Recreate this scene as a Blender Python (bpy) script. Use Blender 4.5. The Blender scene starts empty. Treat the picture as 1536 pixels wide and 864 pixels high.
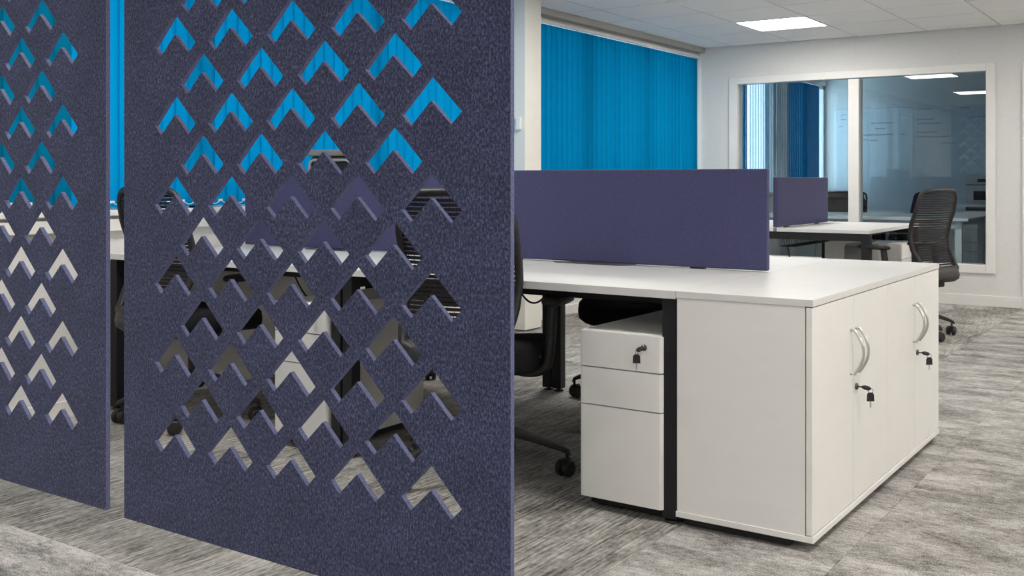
import bpy, bmesh, math, random
from mathutils import Vector, Matrix
random.seed(7)
scene = bpy.context.scene
COL = scene.collection
PI = math.pi

# ------------------------------------------------------------------ camera, world, exposure
YAW = math.radians(34.393)
cam_d = bpy.data.cameras.new('camera')
cam_d.sensor_width = 36.0
cam_d.lens = 1564.85 / 1536 * 36.0
cam_d.shift_y = -(432 - 269.39) / 1536
cam_d.clip_start = 0.05
cam = bpy.data.objects.new('camera', cam_d)
COL.objects.link(cam)
cam.location = (0, 0, 1.0766)
cam.rotation_euler = (PI / 2, 0, YAW)
scene.camera = cam

world = bpy.data.worlds.new('overcast_sky')
scene.world = world
world.use_nodes = True
bg = world.node_tree.nodes['Background']
bg.inputs['Color'].default_value = (0.62, 0.86, 1.0, 1)
bg.inputs['Strength'].default_value = 3.5

LED = 23.0                      # radiance of the ceiling panels
vs = scene.view_settings
vs.view_transform = 'Standard'
vs.look = 'None'
vs.gamma = 1.0
vs.exposure = 0.40
vs.use_curve_mapping = False

# ------------------------------------------------------------------ room numbers (metres)
XW = -4.26                      # room edge of the ceiling trim over the windows
XL = -4.345                     # face of the window wall under the sill
YF = 9.5985                     # face of the far wall
HC = 2.378                      # ceiling
XR, YB = 3.3, -5.6              # right and back wall
YM = 13.7                       # back wall of the meeting room

# ------------------------------------------------------------------ material helpers
def new_mat(name):
    m = bpy.data.materials.new(name)
    m.use_nodes = True
    nt = m.node_tree
    b = nt.nodes['Principled BSDF']
    return m, nt, b

def N(nt, typ, **kw):
    n = nt.nodes.new(typ)
    for k, v in kw.items():
        if k in n.inputs:
            n.inputs[k].default_value = v
        else:
            setattr(n, k, v)
    return n

def pos_map(nt, scale, coord='Object'):
    tc = nt.nodes.new('ShaderNodeTexCoord')
    mp = nt.nodes.new('ShaderNodeMapping')
    mp.inputs['Scale'].default_value = scale
    if coord == 'World':
        g = nt.nodes.new('ShaderNodeNewGeometry')
        nt.links.new(g.outputs['Position'], mp.inputs['Vector'])
    else:
        nt.links.new(tc.outputs[coord], mp.inputs['Vector'])
    return mp

def ramp(nt, stops):
    r = nt.nodes.new('ShaderNodeValToRGB')
    e = r.color_ramp.elements
    while len(e) < len(stops):
        e.new(0.5)
    for i, (p, c) in enumerate(stops):
        e[i].position = p
        e[i].color = (*c, 1) if len(c) == 3 else c
    return r

def noisy(name, c1, c2, scale=(60, 60, 60), rough=0.6, bump=0.0, detail=3, spec=0.5, coord='Object', lo=0.35, hi=0.65, sheen=0.0):
    m, nt, b = new_mat(name)
    mp = pos_map(nt, scale, coord)
    no = N(nt, 'ShaderNodeTexNoise', Scale=1.0, Detail=detail)
    nt.links.new(mp.outputs[0], no.inputs['Vector'])
    rp = ramp(nt, [(lo, c1), (hi, c2)])
    nt.links.new(no.outputs['Fac'], rp.inputs['Fac'])
    nt.links.new(rp.outputs['Color'], b.inputs['Base Color'])
    b.inputs['Roughness'].default_value = rough
    b.inputs['Specular IOR Level'].default_value = spec
    if sheen:
        b.inputs['Sheen Weight'].default_value = sheen
        b.inputs['Sheen Roughness'].default_value = 0.5
    if bump:
        bp = N(nt, 'ShaderNodeBump', Strength=bump, Distance=0.002)
        nt.links.new(no.outputs['Fac'], bp.inputs['Height'])
        nt.links.new(bp.outputs['Normal'], b.inputs['Normal'])
    return m

def tint(c, f):
    return tuple(min(1, x * f) for x in c)

def plain(name, c, rough=0.5, spec=0.5, metal=0.0, var=0.04, scale=9.0):
    m = noisy(name, tint(c, 1 - var), tint(c, 1 + var), (scale,) * 3, rough, spec=spec)
    m.node_tree.nodes['Principled BSDF'].inputs['Metallic'].default_value = metal
    return m

M = {}
# felt of the hanging panels: navy with lighter and darker fibres
def felt_mat():
    m, nt, b = new_mat('navy_felt')
    mp = pos_map(nt, (230, 230, 130), 'World')
    n1 = N(nt, 'ShaderNodeTexNoise', Scale=1.0, Detail=4.0, Roughness=0.75)
    nt.links.new(mp.outputs[0], n1.inputs['Vector'])
    r1 = ramp(nt, [(0.36, (0.011, 0.015, 0.040)), (0.51, (0.041, 0.049, 0.108)), (0.66, (0.125, 0.135, 0.225))])
    nt.links.new(n1.outputs['Fac'], r1.inputs['Fac'])
    mp2 = pos_map(nt, (9, 9, 9), 'World')
    n2 = N(nt, 'ShaderNodeTexNoise', Scale=1.0, Detail=2.0)
    nt.links.new(mp2.outputs[0], n2.inputs['Vector'])
    r2 = ramp(nt, [(0.3, (0.88, 0.88, 0.88)), (0.7, (1.1, 1.1, 1.1))])
    nt.links.new(n2.outputs['Fac'], r2.inputs['Fac'])
    mx = N(nt, 'ShaderNodeMix', data_type='RGBA', blend_type='MULTIPLY')
    mx.inputs[0].default_value = 1.0
    nt.links.new(r1.outputs['Color'], mx.inputs[6])
    nt.links.new(r2.outputs['Color'], mx.inputs[7])
    nt.links.new(mx.outputs[2], b.inputs['Base Color'])
    b.inputs['Roughness'].default_value = 0.95
    b.inputs['Specular IOR Level'].default_value = 0.15
    b.inputs['Sheen Weight'].default_value = 0.12
    b.inputs['Sheen Roughness'].default_value = 0.6
    bp = N(nt, 'ShaderNodeBump', Strength=0.35, Distance=0.001)
    nt.links.new(n1.outputs['Fac'], bp.inputs['Height'])
    nt.links.new(bp.outputs['Normal'], b.inputs['Normal'])
    return m
M['felt'] = felt_mat()
M['felt_cut'] = noisy('cut_felt_edge', (0.09, 0.10, 0.19), (0.15, 0.16, 0.285), (220, 220, 220), 0.9, 0.2, spec=0.2)
M['screen'] = noisy('screen_fabric', (0.046, 0.047, 0.110), (0.074, 0.074, 0.158), (320, 320, 320), 0.9, 0.3, spec=0.2, sheen=0.1)
M['white'] = noisy('white_laminate', (0.695, 0.69, 0.675), (0.73, 0.725, 0.71), (14, 90, 14), 0.42, spec=0.4)
M['edge'] = plain('white_edging', (0.66, 0.65, 0.62), 0.45)
M['cupboard'] = noisy('cupboard_laminate', (0.80, 0.79, 0.765), (0.815, 0.805, 0.78), (8, 8, 20), 0.5, spec=0.35)
M['pedestal'] = plain('painted_steel', (0.80, 0.79, 0.765), 0.4, var=0.02)
M['black'] = plain('black_powder_coat', (0.012, 0.012, 0.014), 0.55, spec=0.4)
M['plastic'] = noisy('black_plastic', (0.016, 0.015, 0.016), (0.026, 0.024, 0.025), (60, 60, 60), 0.5, spec=0.4)
M['mesh'] = noisy('black_mesh_fabric', (0.012, 0.010, 0.011), (0.030, 0.026, 0.027), (200, 200, 200), 0.75, spec=0.3)
M['seat'] = noisy('black_seat_fabric', (0.008, 0.008, 0.010), (0.020, 0.020, 0.023), (300, 300, 300), 0.95, 0.3, spec=0.15)
M['red'] = plain('red_label', (0.25, 0.015, 0.02), 0.6)
M['chrome'] = plain('brushed_chrome', (0.62, 0.62, 0.60), 0.28, metal=1.0, var=0.03)
M['darkmetal'] = plain('dark_metal', (0.10, 0.09, 0.085), 0.35, metal=0.8)
M['wall'] = noisy('painted_plaster', (0.71, 0.70, 0.68), (0.735, 0.725, 0.705), (35, 35, 35), 0.8, 0.05, spec=0.2, coord='World')
M['gloss'] = plain('white_gloss_paint', (0.80, 0.785, 0.755), 0.35, var=0.015)
M['column'] = plain('cream_painted_column', (0.78, 0.76, 0.70), 0.6, var=0.015)
M['sill'] = plain('white_sill', (0.78, 0.77, 0.73), 0.4, var=0.02)
M['rail'] = plain('white_blind_rail', (0.78, 0.77, 0.75), 0.4, var=0.02)
M['cornice'] = plain('grey_trim', (0.42, 0.41, 0.39), 0.6)
M['tile'] = noisy('mineral_ceiling_tile', (0.88, 0.87, 0.85), (0.95, 0.94, 0.92), (140, 140, 140), 0.95, 0.2, spec=0.1)
M['tbar'] = plain('ceiling_grid_bar', (0.70, 0.69, 0.67), 0.6)
M['slab'] = plain('concrete_slab', (0.3, 0.3, 0.3), 0.9)
M['printer'] = plain('warm_grey_plastic', (0.66, 0.66, 0.63), 0.5)
M['greybox'] = plain('mid_grey_casing', (0.20, 0.20, 0.195), 0.4)
M['silver'] = plain('silver_plastic', (0.42, 0.40, 0.36), 0.35, metal=0.3)
M['charcoal'] = plain('charcoal_casing', (0.06, 0.068, 0.07), 0.5)
M['ink'] = plain('dry_marker_ink', (0.03, 0.04, 0.07), 0.7)
M['board'] = plain('gloss_whiteboard', (0.72, 0.76, 0.78), 0.18, var=0.02)
M['door'] = plain('white_door_paint', (0.72, 0.71, 0.69), 0.45)
M['alu'] = plain('white_window_frame', (0.74, 0.74, 0.72), 0.4)

def blind_mat(name, c, tr):
    m, nt, b = new_mat(name)
    mp = pos_map(nt, (500, 500, 90))
    no = N(nt, 'ShaderNodeTexNoise', Scale=1.0, Detail=2.0)
    nt.links.new(mp.outputs[0], no.inputs['Vector'])
    oi = nt.nodes.new('ShaderNodeObjectInfo')
    ad = N(nt, 'ShaderNodeMath', operation='MULTIPLY_ADD')
    ad.inputs[1].default_value = 0.35
    nt.links.new(oi.outputs['Random'], ad.inputs[0])
    nt.links.new(no.outputs['Fac'], ad.inputs[2])
    rp = ramp(nt, [(0.35, tint(c, 0.88)), (0.95, tint(c, 1.1))])
    nt.links.new(ad.outputs[0], rp.inputs['Fac'])
    nt.links.new(rp.outputs['Color'], b.inputs['Base Color'])
    b.inputs['Roughness'].default_value = 0.9
    b.inputs['Specular IOR Level'].default_value = 0.02
    t = nt.nodes.new('ShaderNodeBsdfTranslucent')
    nt.links.new(rp.outputs['Color'], t.inputs['Color'])
    mx = N(nt, 'ShaderNodeMixShader')
    mx.inputs[0].default_value = tr
    out = nt.nodes['Material Output']
    nt.links.new(b.outputs[0], mx.inputs[1])
    nt.links.new(t.outputs[0], mx.inputs[2])
    nt.links.new(mx.outputs[0], out.inputs['Surface'])
    return m
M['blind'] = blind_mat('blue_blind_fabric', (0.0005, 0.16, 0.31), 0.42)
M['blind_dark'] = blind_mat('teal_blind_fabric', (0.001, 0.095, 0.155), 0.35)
M['blind_lined'] = blind_mat('blackout_blue_blind_fabric', (0.002, 0.13, 0.29), 0.12)

def glass_mat(name, c):
    m, nt, b = new_mat(name)
    nt.nodes.remove(b)
    out = nt.nodes['Material Output']
    tr = nt.nodes.new('ShaderNodeBsdfTransparent')
    tr.inputs['Color'].default_value = (*c, 1)
    gl = nt.nodes.new('ShaderNodeBsdfGlossy')
    gl.inputs['Roughness'].default_value = 0.0
    g = nt.nodes.new('ShaderNodeNewGeometry')
    dt = N(nt, 'ShaderNodeVectorMath', operation='DOT_PRODUCT')
    nt.links.new(g.outputs['Normal'], dt.inputs[0]); nt.links.new(g.outputs['Incoming'], dt.inputs[1])
    ab = N(nt, 'ShaderNodeMath', operation='ABSOLUTE'); nt.links.new(dt.outputs['Value'], ab.inputs[0])
    om = N(nt, 'ShaderNodeMath', operation='SUBTRACT'); om.inputs[0].default_value = 1.0; nt.links.new(ab.outputs[0], om.inputs[1])
    pw = N(nt, 'ShaderNodeMath', operation='POWER'); pw.inputs[1].default_value = 5.0; nt.links.new(om.outputs[0], pw.inputs[0])
    fr = N(nt, 'ShaderNodeMath', operation='MULTIPLY_ADD'); fr.inputs[1].default_value = 0.96; fr.inputs[2].default_value = 0.04
    nt.links.new(pw.outputs[0], fr.inputs[0])
    mx = nt.nodes.new('ShaderNodeMixShader')
    nt.links.new(fr.outputs[0], mx.inputs[0])
    nt.links.new(tr.outputs[0], mx.inputs[1])
    nt.links.new(gl.outputs[0], mx.inputs[2])
    nt.links.new(mx.outputs[0], out.inputs['Surface'])
    return m
M['glass'] = glass_mat('partition_glass', (0.90, 0.95, 0.975))
M['outglass'] = glass_mat('window_glass', (0.95, 0.97, 0.98))

def led_mat():
    m, nt, b = new_mat('led_diffuser')
    b.inputs['Base Color'].default_value = (0.9, 0.9, 0.9, 1)
    b.inputs['Emission Color'].default_value = (1.0, 0.965, 0.91, 1)
    b.inputs['Emission Strength'].default_value = LED
    return m
M['led'] = led_mat()

def carpet(name, streak, fine, stops, mid):
    m, nt, b = new_mat(name)
    oi = nt.nodes.new('ShaderNodeObjectInfo')
    g = nt.nodes.new('ShaderNodeNewGeometry')
    off = N(nt, 'ShaderNodeVectorMath', operation='SCALE')
    off.inputs[0].default_value = (0.9, 0.7, 0)
    nt.links.new(oi.outputs['Random'], off.inputs['Scale'])
    add = N(nt, 'ShaderNodeVectorMath', operation='ADD')
    nt.links.new(g.outputs['Position'], add.inputs[0])
    nt.links.new(off.outputs[0], add.inputs[1])
    def nz(scale, src, detail, rough=0.6):
        mp = nt.nodes.new('ShaderNodeMapping')
        mp.inputs['Scale'].default_value = scale
        nt.links.new(src, mp.inputs['Vector'])
        n = N(nt, 'ShaderNodeTexNoise', Scale=1.0, Detail=detail, Roughness=rough)
        nt.links.new(mp.outputs[0], n.inputs['Vector'])
        return n.outputs['Fac']
    a = nz(streak, add.outputs[0], 5.0, 0.68)
    c = nz(fine, g.outputs['Position'], 2.0)
    d = nz(mid, g.outputs['Position'], 3.0)
    s1 = N(nt, 'ShaderNodeMath', operation='MULTIPLY_ADD'); s1.inputs[1].default_value = 0.95
    nt.links.new(c, s1.inputs[0]); nt.links.new(a, s1.inputs[2])
    s2 = N(nt, 'ShaderNodeMath', operation='MULTIPLY_ADD'); s2.inputs[1].default_value = 0.55
    nt.links.new(d, s2.inputs[0]); nt.links.new(s1.outputs[0], s2.inputs[2])
    hf = N(nt, 'ShaderNodeMath', operation='MULTIPLY'); hf.inputs[1].default_value = 0.4
    nt.links.new(s2.outputs[0], hf.inputs[0])
    rp = ramp(nt, stops)
    nt.links.new(hf.outputs[0], rp.inputs['Fac'])
    nt.links.new(rp.outputs['Color'], b.inputs['Base Color'])
    b.inputs['Roughness'].default_value = 1.0
    b.inputs['Specular IOR Level'].default_value = 0.05
    bp = N(nt, 'ShaderNodeBump', Strength=0.5, Distance=0.003)
    nt.links.new(c, bp.inputs['Height'])
    nt.links.new(bp.outputs['Normal'], b.inputs['Normal'])
    return m
M['carpet_aisle'] = carpet('distressed_grey_carpet', (3.6, 7.0, 1), (190, 300, 1),
                           [(0.40, (0.088, 0.083, 0.078)), (0.50, (0.325, 0.310, 0.294)), (0.595, (0.585, 0.563, 0.538))], (34, 75, 1))
M['carpet_desk'] = carpet('striated_grey_carpet', (2.4, 1.3, 1), (120, 6, 1),
                          [(0.39, (0.07, 0.066, 0.060)), (0.50, (0.305, 0.290, 0.268)), (0.60, (0.55, 0.528, 0.495))], (90, 40, 1))

# ------------------------------------------------------------------ mesh helpers
def box(bm, lo, hi, bev=0.0):
    lo, hi = Vector(lo), Vector(hi)
    mat = Matrix.Translation((lo + hi) / 2) @ Matrix.Diagonal((*(hi - lo), 1))
    r = bmesh.ops.create_cube(bm, size=1.0, matrix=mat)
    if bev:
        es = {e for v in r['verts'] for e in v.link_edges}
        bmesh.ops.bevel(bm, geom=list(es), offset=bev, segments=2, affect='EDGES', profile=0.5)

def obox(bm, c, half, rot=None, bev=0.0):
    b2 = bmesh.new()
    box(b2, [-h for h in half], half, bev)
    mat = Matrix.Translation(c) @ (rot.to_4x4() if rot else Matrix())
    merge(bm, b2, mat)

def merge(bm, b2, mat=None):
    if mat is not None:
        bmesh.ops.transform(b2, matrix=mat, verts=b2.verts)
    me = bpy.data.meshes.new('t')
    b2.to_mesh(me)
    b2.free()
    bm.from_mesh(me)
    bpy.data.meshes.remove(me)

def ringed(bm, rings, closed=False, cap=True):
    vs_ = [[bm.verts.new(p) for p in r] for r in rings]
    n = len(vs_[0])
    m = len(vs_)
    for i in range(m if closed else m - 1):
        a, b = vs_[i], vs_[(i + 1) % m]
        for j in range(n):
            bm.faces.new((a[j], a[(j + 1) % n], b[(j + 1) % n], b[j]))
    if cap and not closed:
        bm.faces.new(list(reversed(vs_[0])))
        bm.faces.new(vs_[-1])

def tube(bm, pts, r, n=8, closed=False, flat=1.0, up=(0, 0, 1)):
    pts = [Vector(p) for p in pts]
    m = len(pts)
    rs = r if isinstance(r, (list, tuple)) else [r] * m
    rings = []
    for i, p in enumerate(pts):
        if closed:
            t = pts[(i + 1) % m] - pts[i - 1]
        else:
            t = pts[min(i + 1, m - 1)] - pts[max(i - 1, 0)]
        t.normalize()
        u = Vector(up)
        if abs(t.dot(u)) > 0.95:
            u = Vector((0, 1, 0)) if abs(t.y) < 0.9 else Vector((1, 0, 0))
        s = t.cross(u).normalized()
        w = s.cross(t).normalized()
        rings.append([p + s * (rs[i] * math.cos(2 * PI * k / n)) + w * (rs[i] * flat * math.sin(2 * PI * k / n)) for k in range(n)])
    ringed(bm, rings, closed)

def lathe(bm, prof, c=(0, 0, 0), n=16, axis='Z'):
    c = Vector(c)
    rings = []
    for (r, z) in prof:
        ring = []
        for k in range(n):
            a = 2 * PI * k / n
            if axis == 'Z':
                ring.append(c + Vector((r * math.cos(a), r * math.sin(a), z)))
            elif axis == 'X':
                ring.append(c + Vector((z, r * math.cos(a), r * math.sin(a))))
            else:
                ring.append(c + Vector((r * math.sin(a), z, r * math.cos(a))))
        rings.append(ring)
    ringed(bm, rings)

def bez(pts, steps=6):
    """Catmull-Rom through points"""
    P = [Vector(p) for p in pts]
    out = []
    for i in range(len(P) - 1):
        p0, p1, p2, p3 = P[max(i - 1, 0)], P[i], P[i + 1], P[min(i + 2, len(P) - 1)]
        for s in range(steps):
            t = s / steps
            out.append(0.5 * ((2 * p1) + (p2 - p0) * t + (2 * p0 - 5 * p1 + 4 * p2 - p3) * t * t + (3 * p1 - p0 - 3 * p2 + p3) * t ** 3))
    out.append(P[-1])
    return out

def mesh_from(bm, smooth=False):
    bmesh.ops.recalc_face_normals(bm, faces=bm.faces)
    me = bpy.data.meshes.new('m')
    bm.to_mesh(me)
    bm.free()
    if smooth:
        for p in me.polygons:
            p.use_smooth = True
    return me

def link(name, me, mat, parent=None, loc=(0, 0, 0), rotz=0.0):
    if mat and not me.materials:
        me.materials.append(M[mat] if isinstance(mat, str) else mat)
    o = bpy.data.objects.new(name, me)
    me.name = name
    COL.objects.link(o)
    o.location = loc
    o.rotation_euler = (0, 0, rotz)
    if parent:
        o.parent = parent
    return o

def part(name, bm, mat, parent=None, smooth=False, loc=(0, 0, 0)):
    return link(name, mesh_from(bm, smooth), mat, parent, loc)

def boxes(name, lst, mat, parent=None, bev=0.0):
    bm = bmesh.new()
    for lo, hi in lst:
        box(bm, lo, hi, bev)
    return part(name, bm, mat, parent)

def tag(o, label=None, cat=None, group=None, kind=None):
    if label: o['label'] = label
    if cat: o['category'] = cat
    if group: o['group'] = group
    if kind: o['kind'] = kind
    return o

def thing(name, label, cat, loc=(0, 0, 0), rotz=0.0, group=None, kind=None):
    o = bpy.data.objects.new(name, None)
    COL.objects.link(o)
    o.location = loc
    o.rotation_euler = (0, 0, rotz)
    o.empty_display_size = 0.1
    return tag(o, label, cat, group, kind)

KIDS = {}
def copy_tree(o, parent=None):
    c = o.copy()
    COL.objects.link(c)
    c.parent = parent
    for ch in [x for x in bpy.data.objects if x.parent == o]:
        copy_tree(ch, c)
    return c

def auto_smooth(o, ang=40):
    me = o.data
    for p in me.polygons:
        p.use_smooth = True
    try:
        me.set_sharp_from_angle(angle=math.radians(ang))
    except Exception:
        pass
    return o

# ================================================================== SETTING
# ---- floor with carpet tiles
floor = tag(boxes('floor', [((-4.9, YB - 0.2, -0.12), (XR + 0.2, YM + 0.3, -0.009))], 'carpet_aisle'), kind='structure')
tile_cache = {}
def box_mesh(sx, sy, z0, z1, mat):
    k = (round(sx, 3), round(sy, 3), z0, z1, mat)
    if k not in tile_cache:
        bm = bmesh.new()
        box(bm, (-sx / 2, -sy / 2, z0), (sx / 2, sy / 2, z1))
        me = mesh_from(bm)
        me.materials.append(M[mat])
        tile_cache[k] = me
    return tile_cache[k]
GX, GY = -1.401, 1.80
def spans(a, b, origin, pitch):
    k0 = math.floor((a - origin) / pitch)
    out = []
    x = origin + k0 * pitch
    while x < b - 1e-6:
        lo, hi = max(x, a), min(x + pitch, b)
        if hi - lo > 0.02:
            out.append((lo, hi))
        x += pitch
    return out
for (x0, x1) in spans(XL, 1.62, GX, 0.5):
    for (y0, y1) in spans(0.3, YF, GY, 0.5):
        cx, cy = (x0 + x1) / 2, (y0 + y1) / 2
        desk_zone = cx < GX and cy > GY
        me = box_mesh(x1 - x0 - 0.0012, y1 - y0 - 0.0012, -0.009, 0.0, 'carpet_desk' if desk_zone else 'carpet_aisle')
        link('carpet_tile', me, None, floor, (cx, cy, random.uniform(-0.0004, 0.0)))
# the rest of the floor out of sight carries the same carpet in one sheet
boxes('carpet_surround', [((XL, YB, -0.009), (XR, 0.299, 0.0)), ((1.621, 0.3, -0.009), (XR, YF, 0.0)), ((XL, YF + 0.1, -0.009), (0.6, YM, 0.0))], 'carpet_aisle', floor)

# ---- ceiling with tiles
GX0, GY0 = -3.9668, 8.1785
ceiling = tag(boxes('ceiling', [((-4.9, YB - 0.2, HC + 0.03), (XR + 0.2, YF + 0.1, HC + 0.15))], 'slab'), kind='structure')
light_cells = []
for i in (1, 6, 11):
    for k in range(5):
        light_cells.append((GX0 + 0.6 * i, GY0 - 3.0 * k))
def is_light(x, y):
    return any(abs(x - a) < 0.05 and abs(y - b) < 0.05 for a, b in light_cells)
for (x0, x1) in spans(XW, XR, GX0, 0.6):
    for (y0, y1) in spans(-1.4215, YF, GY0, 0.6):
        if is_light(x0, y0):
            continue
        w, d = x1 - x0 - 0.016, y1 - y0 - 0.016
        if min(w, d) < 0.02:
            continue
        me = box_mesh(w, d, 0.0, 0.018, 'tile')
        link('ceiling_tile', me, None, ceiling, ((x0 + x1) / 2, (y0 + y1) / 2, HC + random.uniform(0, 0.0012)))
bm = bmesh.new()                # tiles behind the camera, joined
for (x0, x1) in spans(XW, XR, GX0, 0.6):
    for (y0, y1) in spans(YB, -1.4216, GY0, 0.6):
        if not is_light(x0, y0):
            box(bm, (x0 + 0.0055, y0 + 0.0055, HC), (x1 - 0.0055, y1 - 0.0055, HC + 0.018))
tag(part('tile_field', bm, 'tile', ceiling), kind='stuff')
bm = bmesh.new()
for (x0, x1) in spans(XW, XR, GX0, 0.6):
    box(bm, (x0 - 0.012, YB, HC + 0.0125), (x0 + 0.012, YF, HC + 0.0145))
for (y0, y1) in spans(YB, YF, GY0, 0.6):
    box(bm, (XW, y0 - 0.012, HC + 0.012), (XR, y0 + 0.012, HC + 0.014))
tag(part('grid_bar', bm, 'tbar', ceiling), kind='stuff')

# ---- ceiling LED panels (the room's lamps)
def ceiling_light(x, y, label, group):
    t = thing('ceiling_light', label, 'ceiling light', (x + 0.3, y + 0.3, HC), 0, group)
    bm = bmesh.new()
    for a in ((-1, 0), (1, 0), (0, -1), (0, 1)):
        if a[0]:
            box(bm, (a[0] * 0.297 - 0.006 * a[0] - 0.006, -0.297, -0.003), (a[0] * 0.297 - 0.006 * a[0] + 0.006, 0.297, 0.012))
        else:
            box(bm, (-0.285, a[1] * 0.291 - 0.006, -0.003), (0.285, a[1] * 0.291 + 0.006, 0.012))
    part('frame', bm, 'gloss', t)
    boxes('diffuser', [((-0.285, -0.285, 0.0), (0.285, 0.285, 0.006))], 'led', t)
for i, (x, y) in enumerate(light_cells):
    if i == 0:
        ceiling_light(x, y, 'square glowing LED panel in the ceiling before the glazed wall', None)
    else:
        ceiling_light(x, y, 'square LED ceiling panel lighting the office from above the picture frame', 'ceiling LED panels above the frame')

# ---- window wall (left): spandrel, lintel, columns
ZS, ZT = 0.907, 2.308
wl = tag(boxes('wall_left', [
    ((-4.60, YB - 0.2, -0.1), (XL, YM + 0.1, ZS)),
    ((-4.60, YB - 0.2, ZT), (-4.345, YM + 0.1, HC + 0.1)),
    ((-4.60, YB - 0.2, ZS), (-4.345, 0.9, ZT)),
    ((-4.60, 9.56, ZS), (-4.345, 10.35, ZT)),
], 'wall'), kind='structure')
tag(boxes('column_1', [((-4.60, 6.155, ZS - 0.9), (-4.10, 6.365, HC))], 'column', None, 0.003), kind='structure')
tag(boxes('column_2', [((-4.60, 11.60, 0.0), (-4.20, 11.83, HC))], 'wall', None, 0.003), kind='structure')
tag(boxes('trim_1', [((-4.345, YB, HC - 0.047), (-4.262, 6.15, HC + 0.004)), ((-4.345, 6.37, HC - 0.047), (-4.262, YF, HC + 0.004))], 'cornice'), kind='structure')
tag(boxes('trim_2', [((-4.50, 0.9, ZS), (-4.295, 6.153, 0.933)), ((-4.50, 6.367, ZS), (-4.295, 9.56, 0.933)), ((-4.50, 10.35, ZS), (-4.295, 11.598, 0.933)), ((-4.50, 11.832, ZS), (-4.295, YM, 0.933))], 'sill', None, 0.003), kind='structure')
tag(boxes('trim_3', [((XL, 0.0, 0.836), (-4.308, 6.153, 0.892)), ((XL, 6.367, 0.836), (-4.308, YF, 0.892))], 'sill', None, 0.002), kind='structure')
tag(boxes('baseboard_left', [((XL, YB, 0), (-4.33, 6.15, 0.075)), ((XL, 6.37, 0), (-4.33, YF - 0.015, 0.075))], 'gloss', None, 0.003), kind='structure')

def window(name, y0, y1, mull):
    w = tag(bpy.data.objects.new(name, None), kind='structure')
    COL.objects.link(w)
    w.location = (-4.405, y0, ZS)
    H = ZT - ZS
    bm = bmesh.new()
    W = y1 - y0
    box(bm, (-0.03, 0, 0), (0.03, W, 0.05)); box(bm, (-0.03, 0, H - 0.05), (0.03, W, H))
    xs = [0, W] + list(mull)
    box(bm, (-0.03, 0, 0), (0.03, 0.05, H)); box(bm, (-0.03, W - 0.05, 0), (0.03, W, H))
    for q in mull:
        box(bm, (-0.03, q - 0.03, 0), (0.03, q + 0.03, H))
    part('window_frame', bm, 'alu', w)
    ed = sorted([0.05] + [q for q in mull] + [W - 0.05])
    for a, b in zip(ed[:-1], ed[1:]):
        boxes('pane', [((-0.004, a + 0.01, 0.05), (0.004, b - 0.01, H - 0.05))], 'outglass', w)
window('window_1', 0.9, 6.155, (1.3, 2.6, 3.95))
window('window_2', 6.365, 9.56, (1.05, 2.1))
window('window_3', 10.35, 11.60, (0.62,))
window('window_4', 11.83, 13.70, (0.95,))

# ---- far wall with the internal glazing
wx0, wx1, wz0, wz1 = -4.0, -1.61, 0.277, 2.067
T = 0.10
wf = tag(boxes('wall_far', [
    ((-4.60, YF, 0), (wx0 + 0.02, YF + T, HC + 0.1)),
    ((wx1 - 0.02, YF, 0), (-1.36, YF + T, HC + 0.1)),
    ((-0.40, YF, 0), (XR, YF + T, HC + 0.1)),
    ((-1.36, YF, 2.03), (-0.40, YF + T, HC + 0.1)),
    ((wx0 + 0.02, YF, 0), (wx1 - 0.02, YF + T, wz0 + 0.02)),
    ((wx0 + 0.02, YF, wz1 - 0.02), (wx1 - 0.02, YF + T, HC + 0.1)),
], 'wall'), kind='structure')
gl = tag(bpy.data.objects.new('window_5', None), kind='structure')
COL.objects.link(gl)
gl.location = (0, YF, 0)
bm = bmesh.new()
fw = 0.074
y0, y1 = -0.018, T + 0.018
box(bm, (wx0, y0, wz0), (wx0 + fw + 0.012, y1, wz1), 0.004)
box(bm, (wx1 - fw, y0, wz0), (wx1, y1, wz1), 0.004)
box(bm, (wx0 + fw, y0, wz1 - fw + 0.008), (wx1 - fw, y1, wz1), 0.004)
box(bm, (wx0 + fw, y0, wz0), (wx1 - fw, y1, wz0 + fw), 0.004)
box(bm, (-2.845, y0, wz0 + fw), (-2.749, y1, wz1 - fw), 0.004)
part('window_frame', bm, 'gloss', gl)
for a, b in ((wx0 + fw + 0.012, -2.845), (-2.749, wx1 - fw)):
    boxes('pane', [((a, 0.032, wz0 + fw), (b, 0.040, wz1 - fw + 0.008))], 'glass', gl)
tag(boxes('baseboard_far', [((XL, YF - 0.015, 0), (-1.402, YF, 0.092))], 'gloss', None, 0.003), kind='structure')
d1 = tag(bpy.data.objects.new('door_1', None), kind='structure')
COL.objects.link(d1)
d1.location = (-0.88, YF, 0)
boxes('door_frame', [((-0.522, -0.02, 0), (-0.45, T, 2.06)), ((0.45, -0.02, 0), (0.522, T, 2.06)), ((-0.45, -0.02, 1.99), (0.45, T, 2.06))], 'gloss', d1, 0.003)
boxes('door_leaf', [((-0.446, 0.03, 0.005), (0.446, 0.07, 1.985))], 'door', d1, 0.002)
bm = bmesh.new()
tube(bm, bez([(0.36, 0.03, 1.0), (0.36, -0.03, 1.0), (0.33, -0.035, 1.0), (0.25, -0.035, 1.0)], 4), 0.009)
part('door_handle', bm, 'chrome', d1, True)

# ---- walls behind and beside the camera
tag(boxes('wall_right', [((XR, YB - 0.2, 0), (XR + 0.15, YF + 0.1, HC + 0.1))], 'wall'), kind='structure')
tag(boxes('wall_back', [((-4.60, YB - 0.15, 0), (XR + 0.15, YB, HC + 0.1))], 'wall'), kind='structure')
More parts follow.
